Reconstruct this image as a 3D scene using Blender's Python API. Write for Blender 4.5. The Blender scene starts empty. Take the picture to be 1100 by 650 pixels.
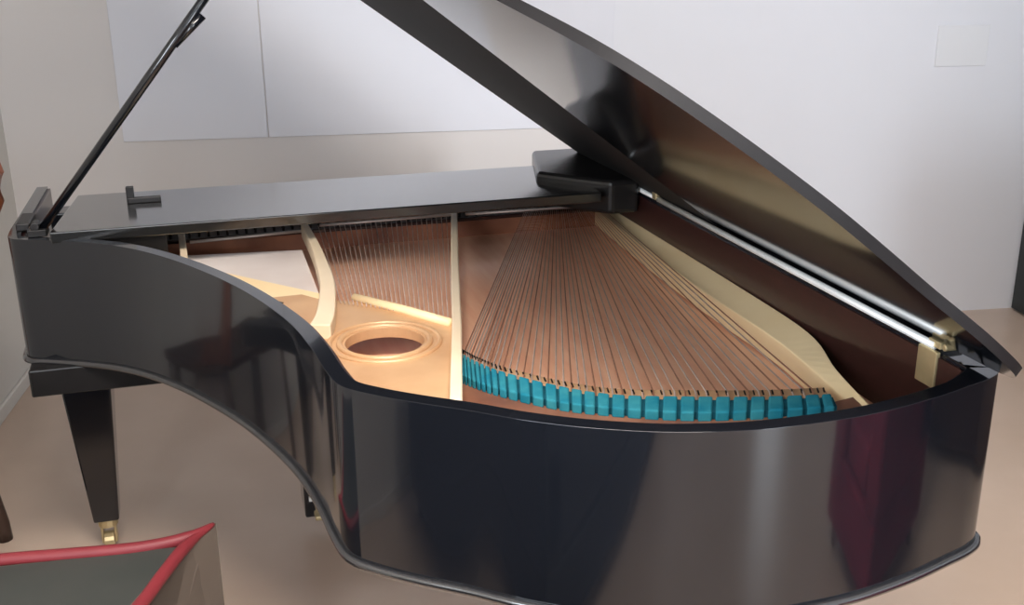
import bpy, bmesh, math, random
from mathutils import Vector, Matrix, noise
random.seed(4)
C = bpy.context.scene.collection
S = bpy.context.scene
R = math.radians

# ---------------------------------------------------------------- camera
cam = bpy.data.cameras.new('camera')
cam.sensor_width = 36.0
cam.lens = 1150.0 / 1100.0 * 36.0
cam.clip_start = 0.05
co = bpy.data.objects.new('camera', cam)
C.objects.link(co)
pitch, roll, yaw = R(18.406), R(-0.525), R(16.0)
cp, sp, cr, sr = math.cos(pitch), math.sin(pitch), math.cos(roll), math.sin(roll)
right0, fwd0, up0 = Vector((1, 0, 0)), Vector((0, cp, -sp)), Vector((0, sp, cp))
rg, up = cr * right0 + sr * up0, -sr * right0 + cr * up0
rot = Matrix.Rotation(-yaw, 3, 'Z')
rg, up, fw = rot @ rg, rot @ up, rot @ fwd0
CAM = Vector((-1.063, -1.128, 1.56))
co.matrix_world = Matrix(((rg.x, up.x, -fw.x, CAM.x), (rg.y, up.y, -fw.y, CAM.y), (rg.z, up.z, -fw.z, CAM.z), (0, 0, 0, 1)))
S.camera = co
S.view_settings.view_transform = 'Standard'
S.view_settings.look = 'None'
S.view_settings.gamma = 1.0
S.view_settings.use_curve_mapping = False
S.view_settings.exposure = 0.45

# ---------------------------------------------------------------- world + room frame
w = bpy.data.worlds.new('sky')
S.world = w
w.use_nodes = True
w.node_tree.nodes['Background'].inputs[0].default_value = (0.75, 0.85, 1.0, 1)
w.node_tree.nodes['Background'].inputs[1].default_value = 2.0

RC = Vector((-1.77, 3.19, 0))             # far left corner of the room
RA = math.atan2(-0.1357, 0.9908)          # the room stands a little askew to the piano
E1 = Vector((math.cos(RA), math.sin(RA), 0)); E2 = Vector((-math.sin(RA), math.cos(RA), 0))
def rm(a, b, z=0.0):
    """room coordinates: a along the back wall, b towards the back wall (negative = into the room)"""
    return RC + E1 * a + E2 * b + Vector((0, 0, z))
RW, RD, RH = 5.9, 7.4, 2.9                # room width, depth, height

def area(name, loc, look, sx, sy, power, col):
    l = bpy.data.lights.new(name, 'AREA'); l.shape = 'RECTANGLE'; l.size = sx; l.size_y = sy
    l.energy = power; l.color = col
    o = bpy.data.objects.new(name, l); C.objects.link(o); o.location = loc
    o.rotation_euler = (look - loc).to_track_quat('-Z', 'Y').to_euler()
    return o
# daylight through the rear window, the side window, plus fill from an added ceiling lamp
REAR_A, SIDE_B = 4.1, -5.1
area('daylight_rear', rm(REAR_A, -RD + 0.03, 1.35), rm(REAR_A, 0, 1.35), 0.9, 1.7, 75, (0.84, 0.92, 1.0))
area('daylight_side', rm(0.03, SIDE_B, 1.65), rm(RW, SIDE_B, 1.65), 2.0, 1.2, 110, (0.84, 0.92, 1.0))
area('added_ceiling_lamp_light', rm(1.5, -3.6, RH - 0.1), rm(1.5, -3.6, 0), 1.2, 0.6, 70, (1.0, 0.92, 0.84))

# ---------------------------------------------------------------- materials
def mat(name, col, rough=0.5, metal=0.0, coat=0.0, spec=0.5, noise_amt=0.0, scale=8.0, col2=None, bump=0.0, stretch=None, detail=4.0, coat_rough=0.03):
    m = bpy.data.materials.new(name); m.use_nodes = True
    nt = m.node_tree; b = nt.nodes['Principled BSDF']
    b.inputs['Base Color'].default_value = (*col, 1); b.inputs['Roughness'].default_value = rough
    b.inputs['Metallic'].default_value = metal; b.inputs['Coat Weight'].default_value = coat
    b.inputs['Coat Roughness'].default_value = coat_rough
    b.inputs['Specular IOR Level'].default_value = spec
    tc = nt.nodes.new('ShaderNodeTexCoord'); mp = nt.nodes.new('ShaderNodeMapping')
    nt.links.new(tc.outputs['Object'], mp.inputs[0])
    if stretch: mp.inputs['Scale'].default_value = stretch
    n = nt.nodes.new('ShaderNodeTexNoise'); n.inputs['Scale'].default_value = scale; n.inputs['Detail'].default_value = detail
    nt.links.new(mp.outputs[0], n.inputs['Vector'])
    if col2 is None: col2 = tuple(c * (1 - noise_amt) for c in col)
    r = nt.nodes.new('ShaderNodeValToRGB')
    r.color_ramp.elements[0].color = (*col2, 1); r.color_ramp.elements[0].position = 0.3
    r.color_ramp.elements[1].color = (*col, 1); r.color_ramp.elements[1].position = 0.7
    nt.links.new(n.outputs['Fac'], r.inputs[0]); nt.links.new(r.outputs[0], b.inputs['Base Color'])
    if bump:
        bp = nt.nodes.new('ShaderNodeBump'); bp.inputs['Strength'].default_value = bump; bp.inputs['Distance'].default_value = 0.01
        nt.links.new(n.outputs['Fac'], bp.inputs['Height']); nt.links.new(bp.outputs[0], b.inputs['Normal'])
    return m
EDGE = mat('dull_black_edge', (0.012, 0.011, 0.012), 0.6, spec=0.2, noise_amt=0.3, scale=6)
WALL = mat('wall_paint', (0.78, 0.79, 0.82), 0.9, noise_amt=0.03, scale=1.5)
WALL2 = mat('wall_paint_with_light_step', (0.78, 0.79, 0.84), 0.9, noise_amt=0.03, scale=1.5)
def paint_light_step(m, xcut, col):
    nt = m.node_tree; b = nt.nodes['Principled BSDF']; src = b.inputs['Base Color'].links[0].from_socket
    tc = [n for n in nt.nodes if n.type == 'TEX_COORD'][0]; sx = nt.nodes.new('ShaderNodeSeparateXYZ'); nt.links.new(tc.outputs['Object'], sx.inputs[0])
    lt = nt.nodes.new('ShaderNodeMath'); lt.operation = 'LESS_THAN'; lt.inputs[1].default_value = xcut; nt.links.new(sx.outputs['X'], lt.inputs[0])
    mx = nt.nodes.new('ShaderNodeMix'); mx.data_type = 'RGBA'; nt.links.new(lt.outputs[0], mx.inputs['Factor'])
    nt.links.new(src, mx.inputs['A']); mx.inputs['B'].default_value = (*col, 1); nt.links.new(mx.outputs['Result'], b.inputs['Base Color'])
paint_light_step(WALL2, 0.5, (0.72, 0.69, 0.68))  # dimmer left and brighter lit right of the wall, painted in as a colour step
WALLL = mat('left_wall_paint', (0.66, 0.64, 0.60), 0.9, noise_amt=0.04, scale=1.5)
PANEL = mat('white_panel', (0.76, 0.77, 0.83), 0.7, noise_amt=0.02, scale=2)
CEIL = mat('ceiling_paint', (0.8, 0.8, 0.79), 0.95, noise_amt=0.02)
FLOOR = mat('beige_floor', (0.60, 0.47, 0.38), 0.30, scale=1.6, col2=(0.49, 0.37, 0.285), bump=0.02, detail=6)
LACQ = mat('black_lacquer', (0.006, 0.007, 0.010), 0.09, spec=0.5, coat=0.35, noise_amt=0.2, scale=3, coat_rough=0.03)
BEAD = mat('polished_moulding', (0.012, 0.012, 0.014), 0.2, spec=0.8, coat=1.0, coat_rough=0.12, noise_amt=0.2)
LIDM = mat('lid_lacquer', (0.006, 0.007, 0.009), 0.07, spec=0.62, noise_amt=0.2, scale=3)
LACQD = mat('worn_black_lacquer', (0.012, 0.011, 0.011), 0.25, spec=0.5, noise_amt=0.3, scale=6)
INNER = mat('dark_mahogany', (0.032, 0.010, 0.009), 0.28, spec=0.5, coat=0.3, scale=5, col2=(0.022, 0.008, 0.007), stretch=(1, 6, 20), coat_rough=0.1)
BOARD = mat('soundboard_spruce', (1.0, 0.60, 0.40), 0.4, spec=0.5, coat=0.3, scale=4, col2=(0.92, 0.47, 0.29), stretch=(14, 1.2, 1), coat_rough=0.15)
GOLD = mat('gold_plate_paint', (0.70, 0.44, 0.24), 0.36, metal=0.15, scale=9, col2=(0.58, 0.33, 0.17))
GOLDL = mat('gold_edge_paint', (0.97, 0.76, 0.46), 0.40, metal=0.0, scale=7, col2=(0.92, 0.69, 0.39))
BRONZE = mat('bronze_plate_paint', (0.46, 0.20, 0.11), 0.4, metal=0.25, scale=7, col2=(0.20, 0.08, 0.05))
STR = mat('string_wire', (0.60, 0.45, 0.38), 0.4, metal=0.3, noise_amt=0.3, scale=30)
COP = mat('copper_wound_wire', (0.45, 0.20, 0.12), 0.4, metal=0.4, noise_amt=0.3, scale=30)
FELT = mat('teal_felt', (0.04, 0.25, 0.30), 0.95, spec=0.1, scale=25, col2=(0.01, 0.17, 0.25))
BRIDGE = mat('bridge_maple', (0.58, 0.36, 0.20), 0.5, scale=12, col2=(0.44, 0.25, 0.13))
STEEL = mat('hinge_steel', (0.90, 0.90, 0.88), 0.45, metal=0.35, noise_amt=0.15, scale=20)
BRASS = mat('worn_brass', (0.62, 0.50, 0.28), 0.4, metal=0.7, noise_amt=0.25, scale=20)
IRON = mat('dark_iron', (0.03, 0.028, 0.028), 0.4, metal=0.6, noise_amt=0.3, scale=12)
REDP = mat('red_piping', (0.22, 0.026, 0.032), 0.5, spec=0.4, scale=6, col2=(0.16, 0.018, 0.024))
DKFAB = mat('dark_grey_cover', (0.045, 0.045, 0.040), 0.6, scale=5, col2=(0.03, 0.034, 0.03))
BRFAB = mat('grey_brown_cover', (0.13, 0.10, 0.078), 0.7, scale=4, col2=(0.10, 0.078, 0.06))
BRWOOD = mat('red_brown_wood', (0.30, 0.10, 0.045), 0.4, scale=5, col2=(0.20, 0.06, 0.03), stretch=(8, 8, 1))
DKWOOD = mat('dark_brown_wood', (0.06, 0.032, 0.022), 0.45, noise_amt=0.4, scale=5)
WARD = mat('dark_teal_door_paint', (0.018, 0.024, 0.026), 0.4, noise_amt=0.3, scale=4)
CURT = mat('maroon_cloth', (0.30, 0.025, 0.06), 0.9, noise_amt=0.4, scale=6)
WHITEP = mat('white_trim_paint', (0.8, 0.8, 0.8), 0.5, noise_amt=0.03)
GLASS = bpy.data.materials.new('window_glass'); GLASS.use_nodes = True
_g = GLASS.node_tree.nodes['Principled BSDF']; _g.inputs['Transmission Weight'].default_value = 1; _g.inputs['Roughness'].default_value = 0.0; _g.inputs['IOR'].default_value = 1.05
LAMPM = bpy.data.materials.new('added_lamp_diffuser'); LAMPM.use_nodes = True
_g = LAMPM.node_tree.nodes['Principled BSDF']; _g.inputs['Emission Color'].default_value = (1, 0.95, 0.88, 1); _g.inputs['Emission Strength'].default_value = 3.0

# ---------------------------------------------------------------- helpers
def link(name, bm, m, parent=None, smooth=False, bevel=0.0, seg=2):
    me = bpy.data.meshes.new(name)
    bmesh.ops.recalc_face_normals(bm, faces=bm.faces[:])
    bm.to_mesh(me); bm.free()
    me.materials.append(m)
    o = bpy.data.objects.new(name, me); C.objects.link(o)
    if parent: o.parent = parent; o.matrix_parent_inverse = Matrix.Translation(-Vector(parent.location)) if parent.type == 'EMPTY' else Matrix()
    if smooth:
        for p in me.polygons: p.use_smooth = True
    if bevel:
        b = o.modifiers.new('bevel', 'BEVEL'); b.width = bevel; b.segments = seg; b.limit_method = 'ANGLE'; b.angle_limit = R(35)
        b.harden_normals = False
    return o
def thing(name, loc, label, cat, group=None):
    o = bpy.data.objects.new(name, None); C.objects.link(o); o.location = loc; o.empty_display_size = 0.05
    o['label'] = label; o['category'] = cat
    if group: o['group'] = group
    return o
def struct(name, bm, m, parent=None, **k):
    o = link(name, bm, m, parent, **k)
    if not parent: o['kind'] = 'structure'
    return o
def box(bm, c, s, rz=0.0, taper=None, M=None):
    """box centred at c, size s; taper = scale of the bottom face"""
    vs = []
    for z in (-1, 1):
        k = taper if (taper and z < 0) else 1.0
        for x, y in ((-1, -1), (1, -1), (1, 1), (-1, 1)):
            v = Vector((x * s[0] / 2 * k, y * s[1] / 2 * k, z * s[2] / 2))
            v = Matrix.Rotation(rz, 3, 'Z') @ v
            if M: v = M @ v
            vs.append(bm.verts.new(v + Vector(c)))
    for f in ((0, 3, 2, 1), (4, 5, 6, 7), (0, 1, 5, 4), (1, 2, 6, 5), (2, 3, 7, 6), (3, 0, 4, 7)):
        bm.faces.new([vs[i] for i in f])
def prism(bm, pts, z0, z1):
    lo = [bm.verts.new((p[0], p[1], z0)) for p in pts]; hi = [bm.verts.new((p[0], p[1], z1)) for p in pts]
    n = len(pts)
    bm.faces.new(lo[::-1]); bm.faces.new(hi)
    for i in range(n): bm.faces.new([lo[i], lo[(i + 1) % n], hi[(i + 1) % n], hi[i]])
def tube(bm, pts, r, n=8, caps=True, flat=1.0):
    pts = [Vector(p) for p in pts]; rings = []
    rr = r if isinstance(r, (list, tuple)) else [r] * len(pts)
    for i, p in enumerate(pts):
        d = (pts[min(i + 1, len(pts) - 1)] - pts[max(i - 1, 0)]).normalized()
        up_ = Vector((0, 0, 1)) if abs(d.z) < 0.95 else Vector((1, 0, 0))
        a = d.cross(up_).normalized(); b = a.cross(d)
        rings.append([bm.verts.new(p + rr[i] * (math.cos(2 * math.pi * k / n) * a + math.sin(2 * math.pi * k / n) * b * flat)) for k in range(n)])
    for i in range(len(rings) - 1):
        for k in range(n): bm.faces.new([rings[i][k], rings[i][(k + 1) % n], rings[i + 1][(k + 1) % n], rings[i + 1][k]])
    if caps: bm.faces.new(rings[0][::-1]); bm.faces.new(rings[-1])
def catmull(P, n=6):
    P = [Vector((*p, 0)) if len(p) == 2 else Vector(p) for p in P]; out = []
    for i in range(len(P) - 1):
        p0, p1, p2, p3 = P[max(i - 1, 0)], P[i], P[i + 1], P[min(i + 2, len(P) - 1)]
        for k in range(n):
            t = k / n
            out.append(0.5 * ((2 * p1) + (-p0 + p2) * t + (2 * p0 - 5 * p1 + 4 * p2 - p3) * t * t + (-p0 + 3 * p1 - 3 * p2 + p3) * t ** 3))
    out.append(P[-1]); return out
def offset(P, d):
    out = []
    for i, p in enumerate(P):
        t = (P[min(i + 1, len(P) - 1)] - P[max(i - 1, 0)]).normalized()
        out.append(p + Vector((-t.y, t.x, 0)) * d)
    return out
def band(bm, A, B, z0, z1, closed=False):
    """wall of material between two matching open polylines"""
    rows = [[bm.verts.new((p.x, p.y, z)) for p in L] for L, z in ((A, z0), (A, z1), (B, z1), (B, z0))]
    n = len(A)
    for i in range(n - 1):
        for j in range(4):
            a, b = rows[j], rows[(j + 1) % 4]
            bm.faces.new([a[i], a[i + 1], b[i + 1], b[i]])
    bm.faces.new([r[0] for r in rows]); bm.faces.new([r[-1] for r in rows][::-1])

# ================================================================ the room
bm = bmesh.new(); prism(bm, [rm(-0.12, 0.12), rm(-0.12, -RD - 0.12), rm(RW + 0.12, -RD - 0.12), rm(RW + 0.12, 0.12)], -0.1, 0)
struct('floor', bm, FLOOR)
bm = bmesh.new(); prism(bm, [rm(-0.12, 0.12), rm(-0.12, -RD - 0.12), rm(RW + 0.12, -RD - 0.12), rm(RW + 0.12, 0.12)], RH, RH + 0.1)
struct('ceiling', bm, CEIL)
bm = bmesh.new(); prism(bm, [rm(-0.12, 0), rm(RW + 0.12, 0), rm(RW + 0.12, 0.12), rm(-0.12, 0.12)], 0, RH)
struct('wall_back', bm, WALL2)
# rear and right walls with their window openings
def wall_with_window(name, p0, p1, w0, w1, z0, z1, thick, m=None):
    """wall from p0 to p1 (room coords) with an opening from w0 to w1 along it"""
    bm = bmesh.new(); d = Vector(p1) - Vector(p0); L = d.length; d = d / L
    nrm = Vector((-d.y, d.x)) * thick
    def seg(s0, s1, za, zb):
        q = [Vector(p0) + d * s0, Vector(p0) + d * s1, Vector(p0) + d * s1 + nrm, Vector(p0) + d * s0 + nrm]
        prism(bm, [rm(*v) for v in q], za, zb)
    seg(0, w0, 0, RH); seg(w1, L, 0, RH); seg(w0, w1, 0, z0); seg(w0, w1, z1, RH)
    return struct(name, bm, m or WALL)
wall_with_window('wall_rear', (RW, -RD), (0, -RD), RW - REAR_A - 0.5, RW - REAR_A + 0.5, 0.5, 2.2, 0.12)
wall_with_window('wall_left', (0, -RD), (0, 0), RD + SIDE_B - 1.0, RD + SIDE_B + 1.0, 1.05, 2.25, 0.12, WALLL)
bm = bmesh.new(); prism(bm, [rm(RW, -RD - 0.12), rm(RW + 0.12, -RD - 0.12), rm(RW + 0.12, 0), rm(RW, 0)], 0, RH)
struct('wall_right', bm, WALL)
for nm, ca, cb, ang, ww, z0, z1 in (('window_1', REAR_A, -RD - 0.07, 0, 1.0, 0.5, 2.2), ('window_2', -0.07, SIDE_B, math.pi / 2, 2.0, 1.05, 2.25)):
    bm = bmesh.new(); c = rm(ca, cb, 0); ra = RA + ang; ux = Vector((math.cos(ra), math.sin(ra), 0))
    for s in (-1, 0, 1):
        box(bm, c + ux * s * (ww / 2 - 0.025) + Vector((0, 0, (z0 + z1) / 2)), (0.05, 0.04, z1 - z0), ra)
    for z in (z0 + 0.025, z1 - 0.025): box(bm, c + Vector((0, 0, z)), (ww, 0.04, 0.05), ra)
    wn = struct(nm, bm, WHITEP)
    bm = bmesh.new(); box(bm, c + Vector((0, 0, (z0 + z1) / 2)), (ww - 0.06, 0.006, z1 - z0 - 0.06), ra)
    link('pane', bm, GLASS, wn)
# white wall panels with a seam, their lower edge at dado height
for k, (a0, a1) in enumerate(((0.42, 0.952), (0.956, 2.30))):
    bm = bmesh.new(); prism(bm, [rm(a0, -0.006), rm(a1, -0.006), rm(a1, -0.001), rm(a0, -0.001)], 0.875, 2.2)
    struct('trim_%d' % (k + 1), bm, PANEL, bevel=0.002)
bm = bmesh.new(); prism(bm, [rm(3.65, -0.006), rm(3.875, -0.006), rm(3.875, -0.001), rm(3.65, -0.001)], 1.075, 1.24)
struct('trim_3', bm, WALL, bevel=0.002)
# dark door leaf standing open at the right edge of the frame
bm = bmesh.new(); box(bm, rm(4.16, -0.50, 1.04), (0.05, 0.95, 2.06), RA)
d1 = struct('door_1', bm, WARD, bevel=0.004)
bm = bmesh.new()
for zc in (0.55, 1.5): box(bm, rm(4.16, -0.50, zc), (0.062, 0.6, 0.62), RA)
link('door_panel', bm, WARD, d1, bevel=0.006)
bm = bmesh.new(); tube(bm, [rm(4.13, -0.90, 1.0), rm(4.07, -0.90, 1.0), rm(4.07, -0.80, 1.0)], 0.009)
link('door_handle', bm, STEEL, d1, smooth=True)
# low skirting at the left wall
bm = bmesh.new(); prism(bm, [rm(0.001, -RD), rm(0.014, -RD), rm(0.014, -0.01), rm(0.001, -0.01)], 0, 0.05)
struct('baseboard_left', bm, WALLL, bevel=0.003)

# ================================================================ grand piano
piano = thing('grand_piano', (-0.75, 1.0, 0), 'black lacquered grand piano with its lid propped open, seen from the tail', 'piano')
ZT, ZB = 0.96, 0.672
OUT = catmull([(-1.505, 1.93), (-1.505, 1.75), (-1.505, 1.56), (-1.504, 1.42), (-1.492, 1.366), (-1.44, 1.338), (-1.37, 1.303), (-1.295, 1.255), (-1.222, 1.183), (-1.152, 1.085), (-1.09, 0.975),
               (-1.034, 0.857), (-0.984, 0.72), (-0.951, 0.60), (-0.932, 0.48), (-0.922, 0.38), (-0.908, 0.315), (-0.87, 0.270), (-0.82, 0.227),
               (-0.755, 0.178), (-0.69, 0.124), (-0.62, 0.078), (-0.54, 0.039), (-0.47, 0.017), (-0.40, 0.004), (-0.32, 0.0), (-0.23, 0.004),
               (-0.13, 0.023), (-0.05, 0.046), (0.0, 0.062), (0.03, 0.082), (0.041, 0.12), (0.041, 0.30), (0.041, 0.9), (0.041, 1.5), (0.041, 1.93)], 5)
def vofs(P, d0, d1):
    """offset that grows from d0 on the bentside and tail to d1 along the spine"""
    A, B = offset(P, d0), offset(P, d1)
    return [a.lerp(b, min(1, max(0, (p.x + 0.06) / 0.09))) for p, a, b in zip(P, A, B)]
INN = vofs(OUT, 0.027, 0.047)
bm = bmesh.new(); band(bm, OUT, INN, ZB, ZT)
rim = link('rim', bm, LACQ, piano, smooth=False, bevel=0.004, seg=3)
for p in rim.data.polygons: p.use_smooth = True
rim.data.materials.append(INNER)
# sharp top and bottom edges for the smooth shaded rim
rim.modifiers['bevel'].harden_normals = True
def in_spine(p): return p.x < 0.0
# dark mahogany veneer on the inside of the rim
bm = bmesh.new(); band(bm, offset(INN, 0.0005), offset(INN, 0.006), 0.80, ZT - 0.006)
link('inner_rim_veneer', bm, INNER, piano, smooth=False)
# bead along the lower edge of the case
bm = bmesh.new(); tube(bm, [(p.x, p.y, ZB + 0.002) for p in offset(OUT, -0.002)], 0.0075, 10)
link('rim_moulding', bm, BEAD, piano, smooth=True)
# bottom frame boards and key bed
bm = bmesh.new(); prism(bm, [(-1.49, 1.30), (-0.02, 1.30), (-0.02, 1.97), (-1.49, 1.97)], 0.606, 0.671)
link('keybed', bm, LACQD, piano, bevel=0.004)
bm = bmesh.new(); prism(bm, [(-1.455, 1.72), (-0.01, 1.72), (-0.01, 1.76), (-1.455, 1.76)], 0.672, 0.93)
link('fallboard', bm, LACQ, piano, bevel=0.004)
# soundboard
pts = [p for p in vofs(OUT, 0.030, 0.050)]
bm = bmesh.new(); prism(bm, [(p.x, p.y) for p in pts if p.y < 1.75] , 0.806, 0.816)
link('soundboard', bm, BOARD, piano)
# pin block under the desk, far end
bm = bmesh.new(); prism(bm, [(-1.45, 1.585), (-0.012, 1.585), (-0.012, 1.71), (-1.45, 1.71)], 0.862, 0.872)
link('pin_block', bm, INNER, piano, bevel=0.003)
bm = bmesh.new(); prism(bm, [(-1.45, 1.60), (-0.012, 1.60), (-0.012, 1.63), (-1.45, 1.63)], 0.816, 0.862)
link('belly_rail', bm, BRONZE, piano)
bm = bmesh.new()
for k in range(60):
    x = -1.40 + k * 0.0232
    for j in range(2):
        y = 1.60 + 0.03 * j + 0.006 * (k % 2)
        tube(bm, [(x, y, 0.872), (x, y, 0.905)], 0.0034, 6)
tp = link('tuning_pin', bm, IRON, piano); tp['kind'] = 'stuff'
for x0, x1, y0, y1 in ((-1.12, -0.835, 1.504, 1.53), (-0.80, -0.44, 1.572, 1.580), (-0.415, -0.035, 1.574, 1.562)):
    bm = bmesh.new(); tube(bm, [(x0, y0, 0.885), (x1, y1, 0.885)], 0.0055, 8, flat=0.7)
    link('pressure_bar', bm, mat('pale_bar', (0.62, 0.52, 0.46), 0.4, metal=0.3), piano, smooth=True)

# ---- cast iron plate -------------------------------------------------------
def inner_pts(lo, hi, d=0.056):
    q = offset(OUT, d); return q
INS = vofs(OUT, 0.034, 0.054)
def inner_between(x_from, x_to, ymax=1.25):
    return [p for p in INS if x_from <= p.x <= x_to and p.y < ymax]
# gold web between the bentside and the long strut, with a round hole
rimpart = [p for p in INS if p.x <= -0.705 and p.y <= 1.02]
poly = [(p.x, p.y) for p in rimpart] + [(-0.715, 0.40), (-0.672, 0.60), (-0.640, 0.74), (-0.700, 0.83), (-0.775, 0.93), (-0.860, 0.965), (-0.90, 1.02)]
hc, hr = Vector((-0.783, 0.690)), 0.072
def web_with_hole(bm, poly, hc, hr, z0, z1, n=48):
    # radial bridge between the hole and the outline
    def hit(a):
        d = Vector((math.cos(a), math.sin(a))); best = None
        for i in range(len(poly)):
            p, q = Vector(poly[i]), Vector(poly[(i + 1) % len(poly)])
            e = q - p; det = d.x * (-e.y) + e.x * d.y
            if abs(det) < 1e-12: continue
            r_ = p - hc; t = (r_.x * (-e.y) + e.x * r_.y) / det; u = (d.x * r_.y - d.y * r_.x) / det
            if t > 0 and -1e-6 <= u <= 1 + 1e-6 and (best is None or t < best): best = t
        return hc + d * (best or hr * 1.5)
    angs = sorted([2 * math.pi * k / n for k in range(n)] + [math.atan2(p[1] - hc.y, p[0] - hc.x) % (2 * math.pi) for p in poly])
    O = [hit(a) for a in angs]; I = [hc + Vector((math.cos(a), math.sin(a))) * hr for a in angs]
    T = [bm.verts.new((*p, z1)) for p in O]; TI = [bm.verts.new((*p, z1)) for p in I]
    Bo = [bm.verts.new((*p, z0)) for p in O]; BI = [bm.verts.new((*p, z0)) for p in I]
    m = len(angs)
    for i in range(m):
        j = (i + 1) % m
        bm.faces.new([T[i], T[j], TI[j], TI[i]]); bm.faces.new([Bo[j], Bo[i], BI[i], BI[j]])
        bm.faces.new([T[j], T[i], Bo[i], Bo[j]]); bm.faces.new([TI[i], TI[j], BI[j], BI[i]])
bm = bmesh.new(); web_with_hole(bm, poly, hc, hr, 0.862, 0.880)
bmesh.ops.remove_doubles(bm, verts=bm.verts[:], dist=1e-5)
plate = link('cast_iron_plate', bm, GOLD, piano)
for r_, t_ in ((hr + 0.010, 0.006), (hr + 0.028, 0.005)):
    bm = bmesh.new()
    tube(bm, [(hc.x + math.cos(a) * r_, hc.y + math.sin(a) * r_ * 1.04, 0.880) for a in [2 * math.pi * k / 40 for k in range(41)]], t_, 8, caps=False)
    link('hole_ring', bm, GOLD, plate, smooth=True)
bm = bmesh.new(); tube(bm, [(-0.80, 0.95, 0.884), (-0.72, 0.84, 0.886), (-0.648, 0.74, 0.884)], 0.010, 8)
link('plate_rib', bm, GOLDL, plate, smooth=True)
# second web, between the small strut and the rim
rp = [p for p in INS if p.x <= -0.93 and 0.86 < p.y <= 1.27 and p.x > -1.33]
poly2 = [(p.x, p.y) for p in rp] + [(-0.885, 0.80), (-0.868, 0.90), (-0.862, 1.02), (-0.93, 1.10), (-1.05, 1.24), (-1.2, 1.37), (-1.29, 1.37)]
bm = bmesh.new(); prism(bm, poly2, 0.862, 0.879)
link('plate_web', bm, GOLDL, piano, bevel=0.002)
# flat silvery pink key-side panel beyond it
bm = bmesh.new(); prism(bm, [(-1.20, 1.375), (-1.05, 1.245), (-0.93, 1.105), (-0.862, 1.025), (-0.862, 1.40), (-1.18, 1.44)], 0.858, 0.872)
link('treble_plate', bm, mat('pale_treble_plate', (0.82, 0.74, 0.70), 0.4, metal=0.0, scale=6, col2=(0.72, 0.62, 0.58)), piano, bevel=0.002)
# dark slot in the web
bm = bmesh.new(); box(bm, (-0.965, 0.985, 0.8795), (0.05, 0.022, 0.004), R(-50)); link('plate_slot', bm, IRON, piano)
# struts
def bar(name, pts, w_, z0, z1, m, parent=piano, bev=0.003):
    P = [Vector((*p, 0)) for p in pts]; bm = bmesh.new()
    ws = w_ if isinstance(w_, list) else [w_] * len(P)
    A, B = [], []
    for i, p in enumerate(P):
        t = (P[min(i + 1, len(P) - 1)] - P[max(i - 1, 0)]).normalized(); n = Vector((-t.y, t.x, 0))
        A.append(p + n * ws[i] / 2); B.append(p - n * ws[i] / 2)
    band(bm, A, B, z0, z1)
    return link(name, bm, m, parent, bevel=bev)
STRUT = mat('strut_paint', (0.84, 0.69, 0.50), 0.4, metal=0.0, scale=7, col2=(0.76, 0.60, 0.41))
s1 = bar('plate_strut', [(-0.445, 1.575), (-0.56, 1.08), (-0.655, 0.66), (-0.733, 0.337)], [0.016, 0.017, 0.018, 0.020], 0.868, 0.906, STRUT)
s2 = bar('plate_strut', [tuple(p)[:2] for p in catmull([(-0.843, 1.53), (-0.839, 1.32), (-0.841, 1.158), (-0.848, 0.995), (-0.873, 0.817), (-0.893, 0.74)], 4)], [0.016 + 0.0012 * k for k in range(21)], 0.868, 0.908, STRUT)
s3 = bar('plate_strut', [(-1.143, 1.66), (-1.130, 1.25)], 0.016, 0.868, 0.908, STRUT)
# bronze coloured tail web between the felt and the rim
felt_far = catmull([(-0.668, 0.575), (-0.652, 0.53), (-0.621, 0.470), (-0.554, 0.388), (-0.479, 0.326), (-0.371, 0.284), (-0.259, 0.249), (-0.150, 0.226)], 8)
felt_near = catmull([(-0.690, 0.475), (-0.672, 0.44), (-0.640, 0.395), (-0.574, 0.325), (-0.499, 0.276), (-0.398, 0.228), (-0.287, 0.200), (-0.172, 0.180)], 8)
tail = [p for p in INS if -0.70 < p.x < -0.09 and p.y < 0.4]
bm = bmesh.new()
prism(bm, [(p.x, p.y) for p in tail] + [(-0.115, 0.19), (-0.105, 0.235)] + [(p.x, p.y) for p in felt_far[::-1][::4]] + [(-0.672, 0.60), (-0.71, 0.42)], 0.855, 0.872)
link('tail_web', bm, BRONZE, piano)
bm = bmesh.new()
edge = [p for p in offset(OUT, 0.042) if -0.715 < p.x < -0.58 and p.y < 0.4]
tube(bm, [(p.x, p.y, 0.874) for p in edge], 0.006, 8)
link('plate_edge', bm, GOLDL, piano, smooth=True)
# long gold flange along the spine
U = catmull([(-0.012, 1.72), (-0.012, 1.135), (-0.014, 0.80), (-0.024, 0.509), (-0.076, 0.331), (-0.111, 0.174)], 6)
Lw = catmull([(-0.030, 1.72), (-0.068, 1.146), (-0.082, 0.817), (-0.083, 0.54), (-0.096, 0.391), (-0.122, 0.185)], 6)
bm = bmesh.new()
rows = [[bm.verts.new((p.x, p.y, z)) for p in L] for L, z in ((U, 0.82), (U, 0.878), (Lw, 0.866), (Lw, 0.82))]
for i in range(len(U) - 1):
    for j in range(4):
        a, b = rows[j], rows[(j + 1) % 4]; bm.faces.new([a[i], a[i + 1], b[i + 1], b[i]])
bm.faces.new([r_[0] for r_ in rows]); bm.faces.new([r_[-1] for r_ in rows][::-1])
link('bass_flange', bm, GOLDL, piano, bevel=0.002)
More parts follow.
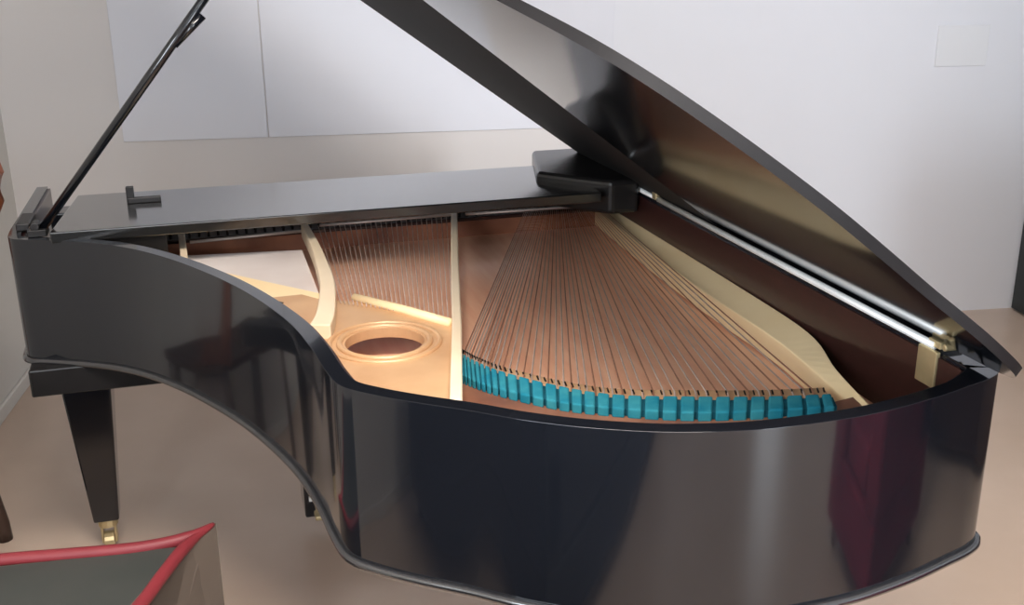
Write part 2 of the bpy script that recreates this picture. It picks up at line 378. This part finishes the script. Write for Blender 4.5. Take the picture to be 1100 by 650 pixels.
# bridge behind the felt
A_ = [p + Vector((0.004, 0.012, 0)) for p in felt_far]; B_ = [p + Vector((0.014, 0.050, 0)) for p in felt_far]
bm = bmesh.new(); band(bm, A_, B_, 0.816, 0.876)
br = link('bass_bridge', bm, BRIDGE, piano, bevel=0.002)
bm = bmesh.new()
for i in range(0, len(felt_far) - 1):
    for s in (0.5,):
        p = felt_far[i].lerp(felt_far[i + 1], s) + Vector((0.009, 0.03, 0)); tube(bm, [(p.x, p.y, 0.876), (p.x - 0.003, p.y, 0.884)], 0.0016, 5)
bpn = link('bridge_pin', bm, IRON, br); bpn['kind'] = 'stuff'
# strings
NS = 46
def at_poly(P, s):
    x = s * (len(P) - 1); i = min(int(x), len(P) - 2); return P[i].lerp(P[i + 1], x - i)
for k in range(NS):
    s = (k + 0.5) / NS
    far = Vector((-0.255 + s * 0.215, 1.565, 0.884))
    near = at_poly(felt_near, 0.03 + s * 0.94).lerp(at_poly(felt_far, 0.03 + s * 0.94), 0.5); near.z = 0.876
    mid = at_poly(felt_far, 0.03 + s * 0.94) + Vector((0.01, 0.035, 0)); mid.z = 0.880
    bm = bmesh.new(); tube(bm, [far, mid, near], [0.0008, 0.0015, 0.0015], 6)
    link('string', bm, COP if k % 3 == 0 else STR, piano, smooth=True)
# tenor strings between the two struts and treble strings left of them
for k in range(26):
    s = (k + 0.5) / 26
    far = Vector((-0.81 + s * 0.35, 1.575, 0.884)); near = Vector((-0.835 + s * 0.20, 0.93 - s * 0.17 , 0.884))
    bm = bmesh.new(); tube(bm, [far, near], 0.0011, 5)
    link('string', bm, STR, piano, smooth=True)
# teal felt blocks
NB = 30
for k in range(NB):
    s0, s1 = k / NB, (k + 0.80) / NB
    q = [at_poly(felt_near, s0), at_poly(felt_near, s1), at_poly(felt_far, s1), at_poly(felt_far, s0)]
    c = sum(q, Vector()) / 4
    bm = bmesh.new(); prism(bm, [(v.x, v.y) for v in q], 0.870, 0.888)
    link('felt_block', bm, FELT, piano, bevel=0.003)
bm = bmesh.new(); band(bm, [p + Vector((0.004, 0.006, 0)) for p in felt_near], [p - Vector((0.004, 0.006, 0)) for p in felt_far], 0.8725, 0.884)
link('felt_strip', bm, mat('dark_teal_felt', (0.012, 0.10, 0.14), 0.95, spec=0.1, noise_amt=0.4, scale=30), piano)

# ---- music desk lying flat, with its bracket --------------------------------
bm = bmesh.new(); prism(bm, [(-1.405, 1.31), (-0.13, 1.31), (-0.13, 1.69), (-1.38, 1.69)], 0.955, 0.980)
desk = link('music_desk', bm, LACQD, piano, bevel=0.003)
desk.data.materials[0] = mat('satin_black_lacquer', (0.012, 0.012, 0.012), 0.16, spec=0.6, coat=1.0, noise_amt=0.3, scale=4, coat_rough=0.12)
bm = bmesh.new()
box(bm, (-1.247, 1.56, 1.000), (0.018, 0.016, 0.040)); box(bm, (-1.215, 1.555, 0.987), (0.075, 0.016, 0.014))
link('desk_bracket', bm, IRON, desk, bevel=0.002)
bm = bmesh.new(); prism(bm, [(-1.40, 1.325), (-1.165, 1.325), (-1.165, 1.345), (-1.40, 1.345)], 0.885, 0.955)  # black strip in place of the shade inside the case below the desk
link('desk_shade_strip', bm, LACQD, desk)
bm = bmesh.new(); prism(bm, [(-1.46, 1.78), (-0.01, 1.78), (-0.01, 1.97), (-1.46, 1.97)], 0.87, 0.895)
link('key_lid', bm, LACQ, piano, bevel=0.004)

bm = bmesh.new()
prism(bm, [(-0.24, 1.50), (-0.16, 1.40), (-0.10, 1.33), (-0.02, 1.33), (-0.02, 1.80), (-0.16, 1.80)], 0.915, 1.002)
link('cheek_block', bm, LACQD, piano, bevel=0.012, seg=3)

# ---- lid --------------------------------------------------------------------
AL = R(37.5); ca_, sa_ = math.cos(AL), math.sin(AL)
LZ = ZT + 0.015
def lid_pt(t, s, h=0.0, droop=0.0, s_j=0.95):
    """t up the slope, s along the spine, h above the underside"""
    hh = h
    if s > s_j and droop:
        d = s - s_j; s = s_j + d * math.cos(droop); hh = h - d * math.sin(droop)
    return Vector((-t * ca_ + hh * sa_, s, LZ + t * sa_ + hh * ca_))
JO = 0.95
def edge_matte(o):
    """the narrow edges of a lid board are duller than its faces"""
    o.data.materials.append(EDGE)
    big = max(p.area for p in o.data.polygons)
    for p in o.data.polygons:
        if p.area < big * 0.5: p.material_index = 1
LT = catmull([(-0.012, 0.16), (-0.010, 0.06), (0.012, 0.008), (0.052, -0.021), (0.131, -0.041), (0.193, -0.044), (0.264, -0.042), (0.352, -0.049), (0.444, -0.052), (0.518, -0.040),
              (0.603, -0.012), (0.691, 0.038), (0.765, 0.117), (0.833, 0.251), (0.88, 0.36), (0.915, 0.47), (0.935, 0.58), (0.965, 0.70), (1.015, 0.83), (1.085, JO)], 10)
def slab(bm, pts, fn, h0, h1):
    lo = [bm.verts.new(fn(p[0], p[1], h0)) for p in pts]; hi = [bm.verts.new(fn(p[0], p[1], h1)) for p in pts]
    bm.faces.new(lo[::-1]); bm.faces.new(hi); n = len(pts)
    for i in range(n): bm.faces.new([lo[i], lo[(i + 1) % n], hi[(i + 1) % n], hi[i]])
pts = [(p.x, p.y) for p in LT] + [(-0.012, JO)]
bm = bmesh.new(); slab(bm, pts, lambda t, s, h: lid_pt(t, s, h), 0, 0.015)
lid = link('lid', bm, LIDM, piano)
edge_matte(lid)
DR = R(0.5)
fl = [(-0.012, JO + 0.002), (1.086, JO + 0.002)] + [(p.x, p.y) for p in catmull([(1.15, 1.06), (1.235, 1.18), (1.33, 1.27), (1.44, 1.335), (1.52, 1.37), (1.54, 1.43)], 4)] + [(1.55, 2.17), (0.9, 2.17), (-0.012, 1.695)]
bm = bmesh.new(); slab(bm, fl, lambda t, s, h: lid_pt(t, s, h, DR), 0, 0.015)
link('lid_flap', bm, EDGE, lid, bevel=0.002)
# long hinge on the spine
bm = bmesh.new(); tube(bm, [(-0.008, 0.18, ZT + 0.008), (-0.008, 1.24, ZT + 0.008)], 0.0065, 10)
link('lid_hinge', bm, STEEL, lid, smooth=True)
bm = bmesh.new(); tube(bm, [(-0.008, 1.27, ZT + 0.008), (-0.008, 1.88, ZT + 0.008)], 0.0055, 10)
link('lid_hinge', bm, STEEL, lid, smooth=True)
bm = bmesh.new(); prism(bm, [(-0.002, 0.17), (0.036, 0.17), (0.038, 1.90), (-0.006, 1.90)], ZT, ZT + 0.009)
link('hinge_leaf', bm, LACQD, lid)
# brass knuckle and hook plate near the tail
bm = bmesh.new(); box(bm, (-0.011, 0.188, 0.932), (0.008, 0.046, 0.060)); box(bm, (0.0, 0.180, 0.972), (0.020, 0.030, 0.012)); tube(bm, [(-0.016, 0.150, 0.976), (0.020, 0.150, 0.976)], 0.006, 8)
link('hinge_bracket', bm, BRASS, lid, bevel=0.002)
bm = bmesh.new(); box(bm, (-0.002, 1.255, 0.978), (0.026, 0.024, 0.026)); link('hinge_knuckle', bm, BRASS, lid, bevel=0.003)

# ---- lid prop ---------------------------------------------------------------
bm = bmesh.new()
base, top = Vector((-1.437, 1.385, 0.962)), Vector((-0.887, 1.25, 1.645))
tube(bm, [base, base.lerp(top, 0.5), top], [0.0095, 0.0105, 0.0095], 8)
pr = link('lid_prop', bm, LACQ, piano, smooth=True)
bm = bmesh.new(); tube(bm, [base.lerp(top, 0.60) + Vector((0.004, 0, -0.006)), base.lerp(top, 0.70) + Vector((0.010, 0, -0.012))], [0.006, 0.010], 8); link('short_prop', bm, LACQ, pr, smooth=True)
bm = bmesh.new(); box(bm, (base.x, base.y, 0.968), (0.04, 0.05, 0.016)); tube(bm, [base + Vector((-0.004, -0.02, 0.02)), base + Vector((-0.004, 0.02, 0.02))], 0.010, 10)
link('prop_socket', bm, IRON, pr, bevel=0.002)
bm = bmesh.new(); box(bm, (-1.475, 1.485, 0.968), (0.030, 0.11, 0.018)); link('prop_catch', bm, IRON, pr, bevel=0.003)

# ---- legs, lyre -------------------------------------------------------------
def leg(x, y, ztop):
    bm = bmesh.new(); box(bm, (x, y, (0.095 + ztop) / 2), (0.135, 0.135, ztop - 0.095), 0, taper=0.48)
    l = link('leg', bm, LACQ, piano, bevel=0.005)
    bm = bmesh.new(); box(bm, (x, y, ztop - 0.018), (0.185, 0.185, 0.035)); link('leg_cap', bm, LACQD, l, bevel=0.004)
    bm = bmesh.new()
    tube(bm, [(x, y, 0.096), (x, y, 0.072)], 0.026, 12)
    box(bm, (x - 0.017, y, 0.05), (0.006, 0.03, 0.055)); box(bm, (x + 0.017, y, 0.05), (0.006, 0.03, 0.055))
    tube(bm, [(x - 0.013, y - 0.004, 0.026), (x + 0.013, y - 0.004, 0.026)], 0.026, 16)
    link('caster', bm, BRASS, l, bevel=0.001)
leg(-1.415, 1.665, 0.606)
leg(-0.10, 1.66, 0.606)
leg(-0.36, 0.42, 0.655)
bm = bmesh.new(); prism(bm, [(-0.86, 0.34), (-0.05, 0.34), (-0.05, 0.50), (-0.86, 0.50)], 0.655, 0.675)
prism(bm, [(-0.80, 0.5), (-0.70, 0.5), (-0.70, 1.31), (-0.80, 1.31)], 0.655, 0.70); prism(bm, [(-0.2, 0.5), (-0.1, 0.5), (-0.1, 1.31), (-0.2, 1.31)], 0.655, 0.70)
link('underframe', bm, LACQD, piano, bevel=0.004)
bm = bmesh.new(); prism(bm, [(-0.895, 1.53), (-0.59, 1.53), (-0.59, 1.66), (-0.895, 1.66)], 0.075, 0.175)
lyre = link('pedal_lyre', bm, LACQ, piano, bevel=0.006)
bm = bmesh.new()
for x in (-0.84, -0.65): tube(bm, [(x, 1.6, 0.17), (x, 1.6, 0.61)], 0.018, 10)
link('lyre_post', bm, LACQ, lyre, smooth=True)
for x in (-0.855, -0.745, -0.635):
    bm = bmesh.new(); box(bm, (x, 1.50, 0.118), (0.028, 0.09, 0.012)); box(bm, (x, 1.465, 0.116), (0.040, 0.04, 0.014)); link('pedal', bm, BRASS, lyre, bevel=0.004)
bm = bmesh.new(); box(bm, (-0.868, 1.525, 0.135), (0.03, 0.008, 0.012)); link('lyre_plate', bm, STEEL, lyre)

# ================================================================ red edged box seat in the near left corner
seat = thing('box_seat', (-1.4, 0.6, 0), 'dark box seat with red piped edges and grey brown side, at lower left', 'seat')
ZS = 0.50
Cn, Ci, Lf, Nr, Nl = (-1.113, 0.799), (-1.160, 0.742), (-1.85, 0.80), (-1.36, 0.33), (-1.95, 0.36)
bm = bmesh.new(); prism(bm, [Ci, Lf, Nl, Nr], 0.06, ZS - 0.004)
link('seat_body', bm, BRFAB, seat, bevel=0.004)
# side panel rising to the pointed corner
bm = bmesh.new()
side = [(Cn, ZS + 0.002), (Ci, ZS), (Nr, ZS)]
A = [bm.verts.new((p[0], p[1], z)) for p, z in side]; Bq = [bm.verts.new((Nr[0], Nr[1], 0.0)), bm.verts.new((Cn[0], Cn[1], 0.0))]
off = Vector((-0.9, 0.43, 0)).normalized() * 0.012
f1 = [A[0], A[1], A[2], Bq[0], Bq[1]]
f2 = [bm.verts.new(v.co + off) for v in f1]
bm.faces.new(f1); bm.faces.new(f2[::-1])
for i in range(5): bm.faces.new([f1[i], f1[(i + 1) % 5], f2[(i + 1) % 5], f2[i]])
link('side_panel', bm, BRFAB, seat)
bm = bmesh.new(); prism(bm, [(Ci[0] - 0.006, Ci[1] - 0.006), (Lf[0], Lf[1] - 0.01), (Nl[0], Nl[1]), (Nr[0] - 0.012, Nr[1])], ZS - 0.006, ZS - 0.002)
link('seat_top', bm, DKFAB, seat)
P1 = catmull([(-1.117, 0.797, ZS + 0.002), (-1.165, 0.762, ZS), (-1.25, 0.752, ZS - 0.001), (-1.36, 0.762, ZS), (-1.50, 0.782, ZS), (-1.70, 0.80, ZS), (-1.85, 0.80, ZS)], 5)
bm = bmesh.new(); tube(bm, P1, [0.004 + 0.009 * min(1, i / 5) for i in range(len(P1))], 8); link('piping', bm, REDP, seat, smooth=True)
P2 = catmull([(-1.130, 0.785, ZS + 0.001), (-1.170, 0.730, ZS), (-1.21, 0.640, ZS), (-1.25, 0.545, ZS), (-1.36, 0.33, ZS)], 5)
bm = bmesh.new(); tube(bm, P2, [0.004 + 0.008 * min(1, i / 5) for i in range(len(P2))], 8); link('piping', bm, REDP, seat, smooth=True)

# ================================================================ wooden chair cut off by the left edge
ch = thing('wooden_chair', (-1.82, 1.62, 0), 'red brown wooden chair mostly cut off by the left edge, beside the left wall', 'chair')
for y in (1.46, 1.80):
    bm = bmesh.new(); tube(bm, [(-1.745, y, 0.45), (-1.70, y, 0.70), (-1.625, y, 0.87), (-1.582, y, 0.96), (-1.572, y, 1.03), (-1.574, y, 1.055)], [0.016, 0.016, 0.016, 0.016, 0.015, 0.011], 10)
    link('backrest_post', bm, BRWOOD, ch, smooth=True)
for z, x in ((0.955, -1.592),):
    bm = bmesh.new(); box(bm, (x, 1.64, z), (0.018, 0.34, 0.16), M=Matrix.Rotation(R(16), 3, 'Y')); link('backrest_slat', bm, BRWOOD, ch, bevel=0.004)
bm = bmesh.new(); prism(bm, [(-1.94, 1.44), (-1.73, 1.44), (-1.73, 1.82), (-1.94, 1.82)], 0.43, 0.46); link('seat', bm, DKWOOD, ch, bevel=0.006)
for x, y in ((-1.705, 1.795), (-1.715, 1.46), (-1.915, 1.795), (-1.915, 1.46)):
    bm = bmesh.new(); tube(bm, [(x, y, 0), (x, y, 0.05), (x - 0.05 * (x > -1.75), y, 0.43)], [0.022, 0.020, 0.016], 10); link('leg', bm, DKWOOD, ch, smooth=True)

# ================================================================ behind the photographer: unseen furniture added for its reflections in the lacquer, plus a fill lamp
def added_sofa(name, label, cat, x0, x1, y0, y1, face, m, h=0.85, sh=0.43, ncush=2):
    """upholstered seat with its back on the -x side (face=1) or the +x side (face=-1)"""
    t = thing(name, ((x0 + x1) / 2, (y0 + y1) / 2, 0), label, cat)
    xb = x0 if face > 0 else x1
    bm = bmesh.new(); box(bm, ((x0 + x1) / 2, (y0 + y1) / 2, 0.19), (x1 - x0, y1 - y0, 0.22)); link('base', bm, m, t, bevel=0.02)
    bm = bmesh.new(); box(bm, (xb + face * 0.10, (y0 + y1) / 2, (0.3 + h) / 2), (0.20, y1 - y0, h - 0.3)); link('added_seat_backrest', bm, m, t, bevel=0.04, seg=3)
    for yy in (y0 + 0.07, y1 - 0.07):
        bm = bmesh.new(); box(bm, ((x0 + x1) / 2, yy, 0.44), (x1 - x0, 0.14, 0.32)); link('armrest', bm, m, t, bevel=0.03, seg=3)
    wy = (y1 - y0 - 0.30) / ncush
    for k in range(ncush):
        bm = bmesh.new(); box(bm, ((x0 + x1) / 2 + face * 0.09, y0 + 0.15 + wy * (k + 0.5), sh - 0.06), (x1 - x0 - 0.22, wy - 0.01, 0.14)); link('added_seat_cushion', bm, m, t, bevel=0.03, seg=3)
    for xx in (x0 + 0.05, x1 - 0.05):
        for yy in (y0 + 0.05, y1 - 0.05):
            bm = bmesh.new(); tube(bm, [(xx, yy, 0.0), (xx, yy, 0.09)], [0.015, 0.022], 10); link('leg', bm, DKWOOD, t, smooth=True)
    return t
BLK = mat('added_sofa_upholstery', (0.012, 0.016, 0.018), 0.7, noise_amt=0.3, scale=8)
added_sofa('added_sofa', 'black couch added unseen along the left wall to darken the left of the piano tail', 'added_sofa', -2.12, -1.17, -2.3, -0.30, -1, BLK, h=0.98)  # put in unseen so the left of the tail reflects dark
added_sofa('added_armchair', 'maroon easy chair added unseen for a purple reflection in the right of the piano tail', 'added_armchair', 0.50, 1.10, -1.10, -0.50, -1, CURT, ncush=1)  # put in unseen to give the tail its purple reflection
sb = thing('added_sideboard', (1.85, 0.1, 0), 'dark brown cabinet added unseen at right to darken the end of the piano tail', 'added_sideboard')  # put in unseen to darken the tail end and the floor at right
bm = bmesh.new(); box(bm, (1.85, 0.0, 0.47), (0.45, 1.9, 0.82)); link('added_sideboard_carcass', bm, DKWOOD, sb, bevel=0.005)
bm = bmesh.new(); box(bm, (1.85, 0.0, 0.895), (0.49, 1.96, 0.03)); link('top', bm, DKWOOD, sb, bevel=0.004)
for k in range(3):
    bm = bmesh.new(); box(bm, (1.618, -0.62 + 0.62 * k, 0.48), (0.02, 0.60, 0.74)); dr = link('door', bm, DKWOOD, sb, bevel=0.004)
    bm = bmesh.new(); box(bm, (1.60, -0.40 + 0.62 * k, 0.52), (0.02, 0.012, 0.12)); link('handle', bm, STEEL, dr)
for xx in (1.67, 2.03):
    for yy in (-0.85, 0.85):
        bm = bmesh.new(); tube(bm, [(xx, yy, 0), (xx, yy, 0.07)], 0.02, 10); link('leg', bm, DKWOOD, sb)
la = thing('added_ceiling_lamp', rm(1.5, -3.6, RH - 0.03), 'flat white ceiling lamp added unseen above the photographer as fill light', 'lamp')  # added fill lamp that brightens the floor and the piano interior
bm = bmesh.new(); box(bm, rm(1.5, -3.6, RH - 0.025), (1.26, 0.66, 0.05), RA); link('added_lamp_housing', bm, WHITEP, la, bevel=0.004)
bm = bmesh.new(); box(bm, rm(1.5, -3.6, RH - 0.052), (1.2, 0.6, 0.006), RA); link('added_diffuser', bm, LAMPM, la)
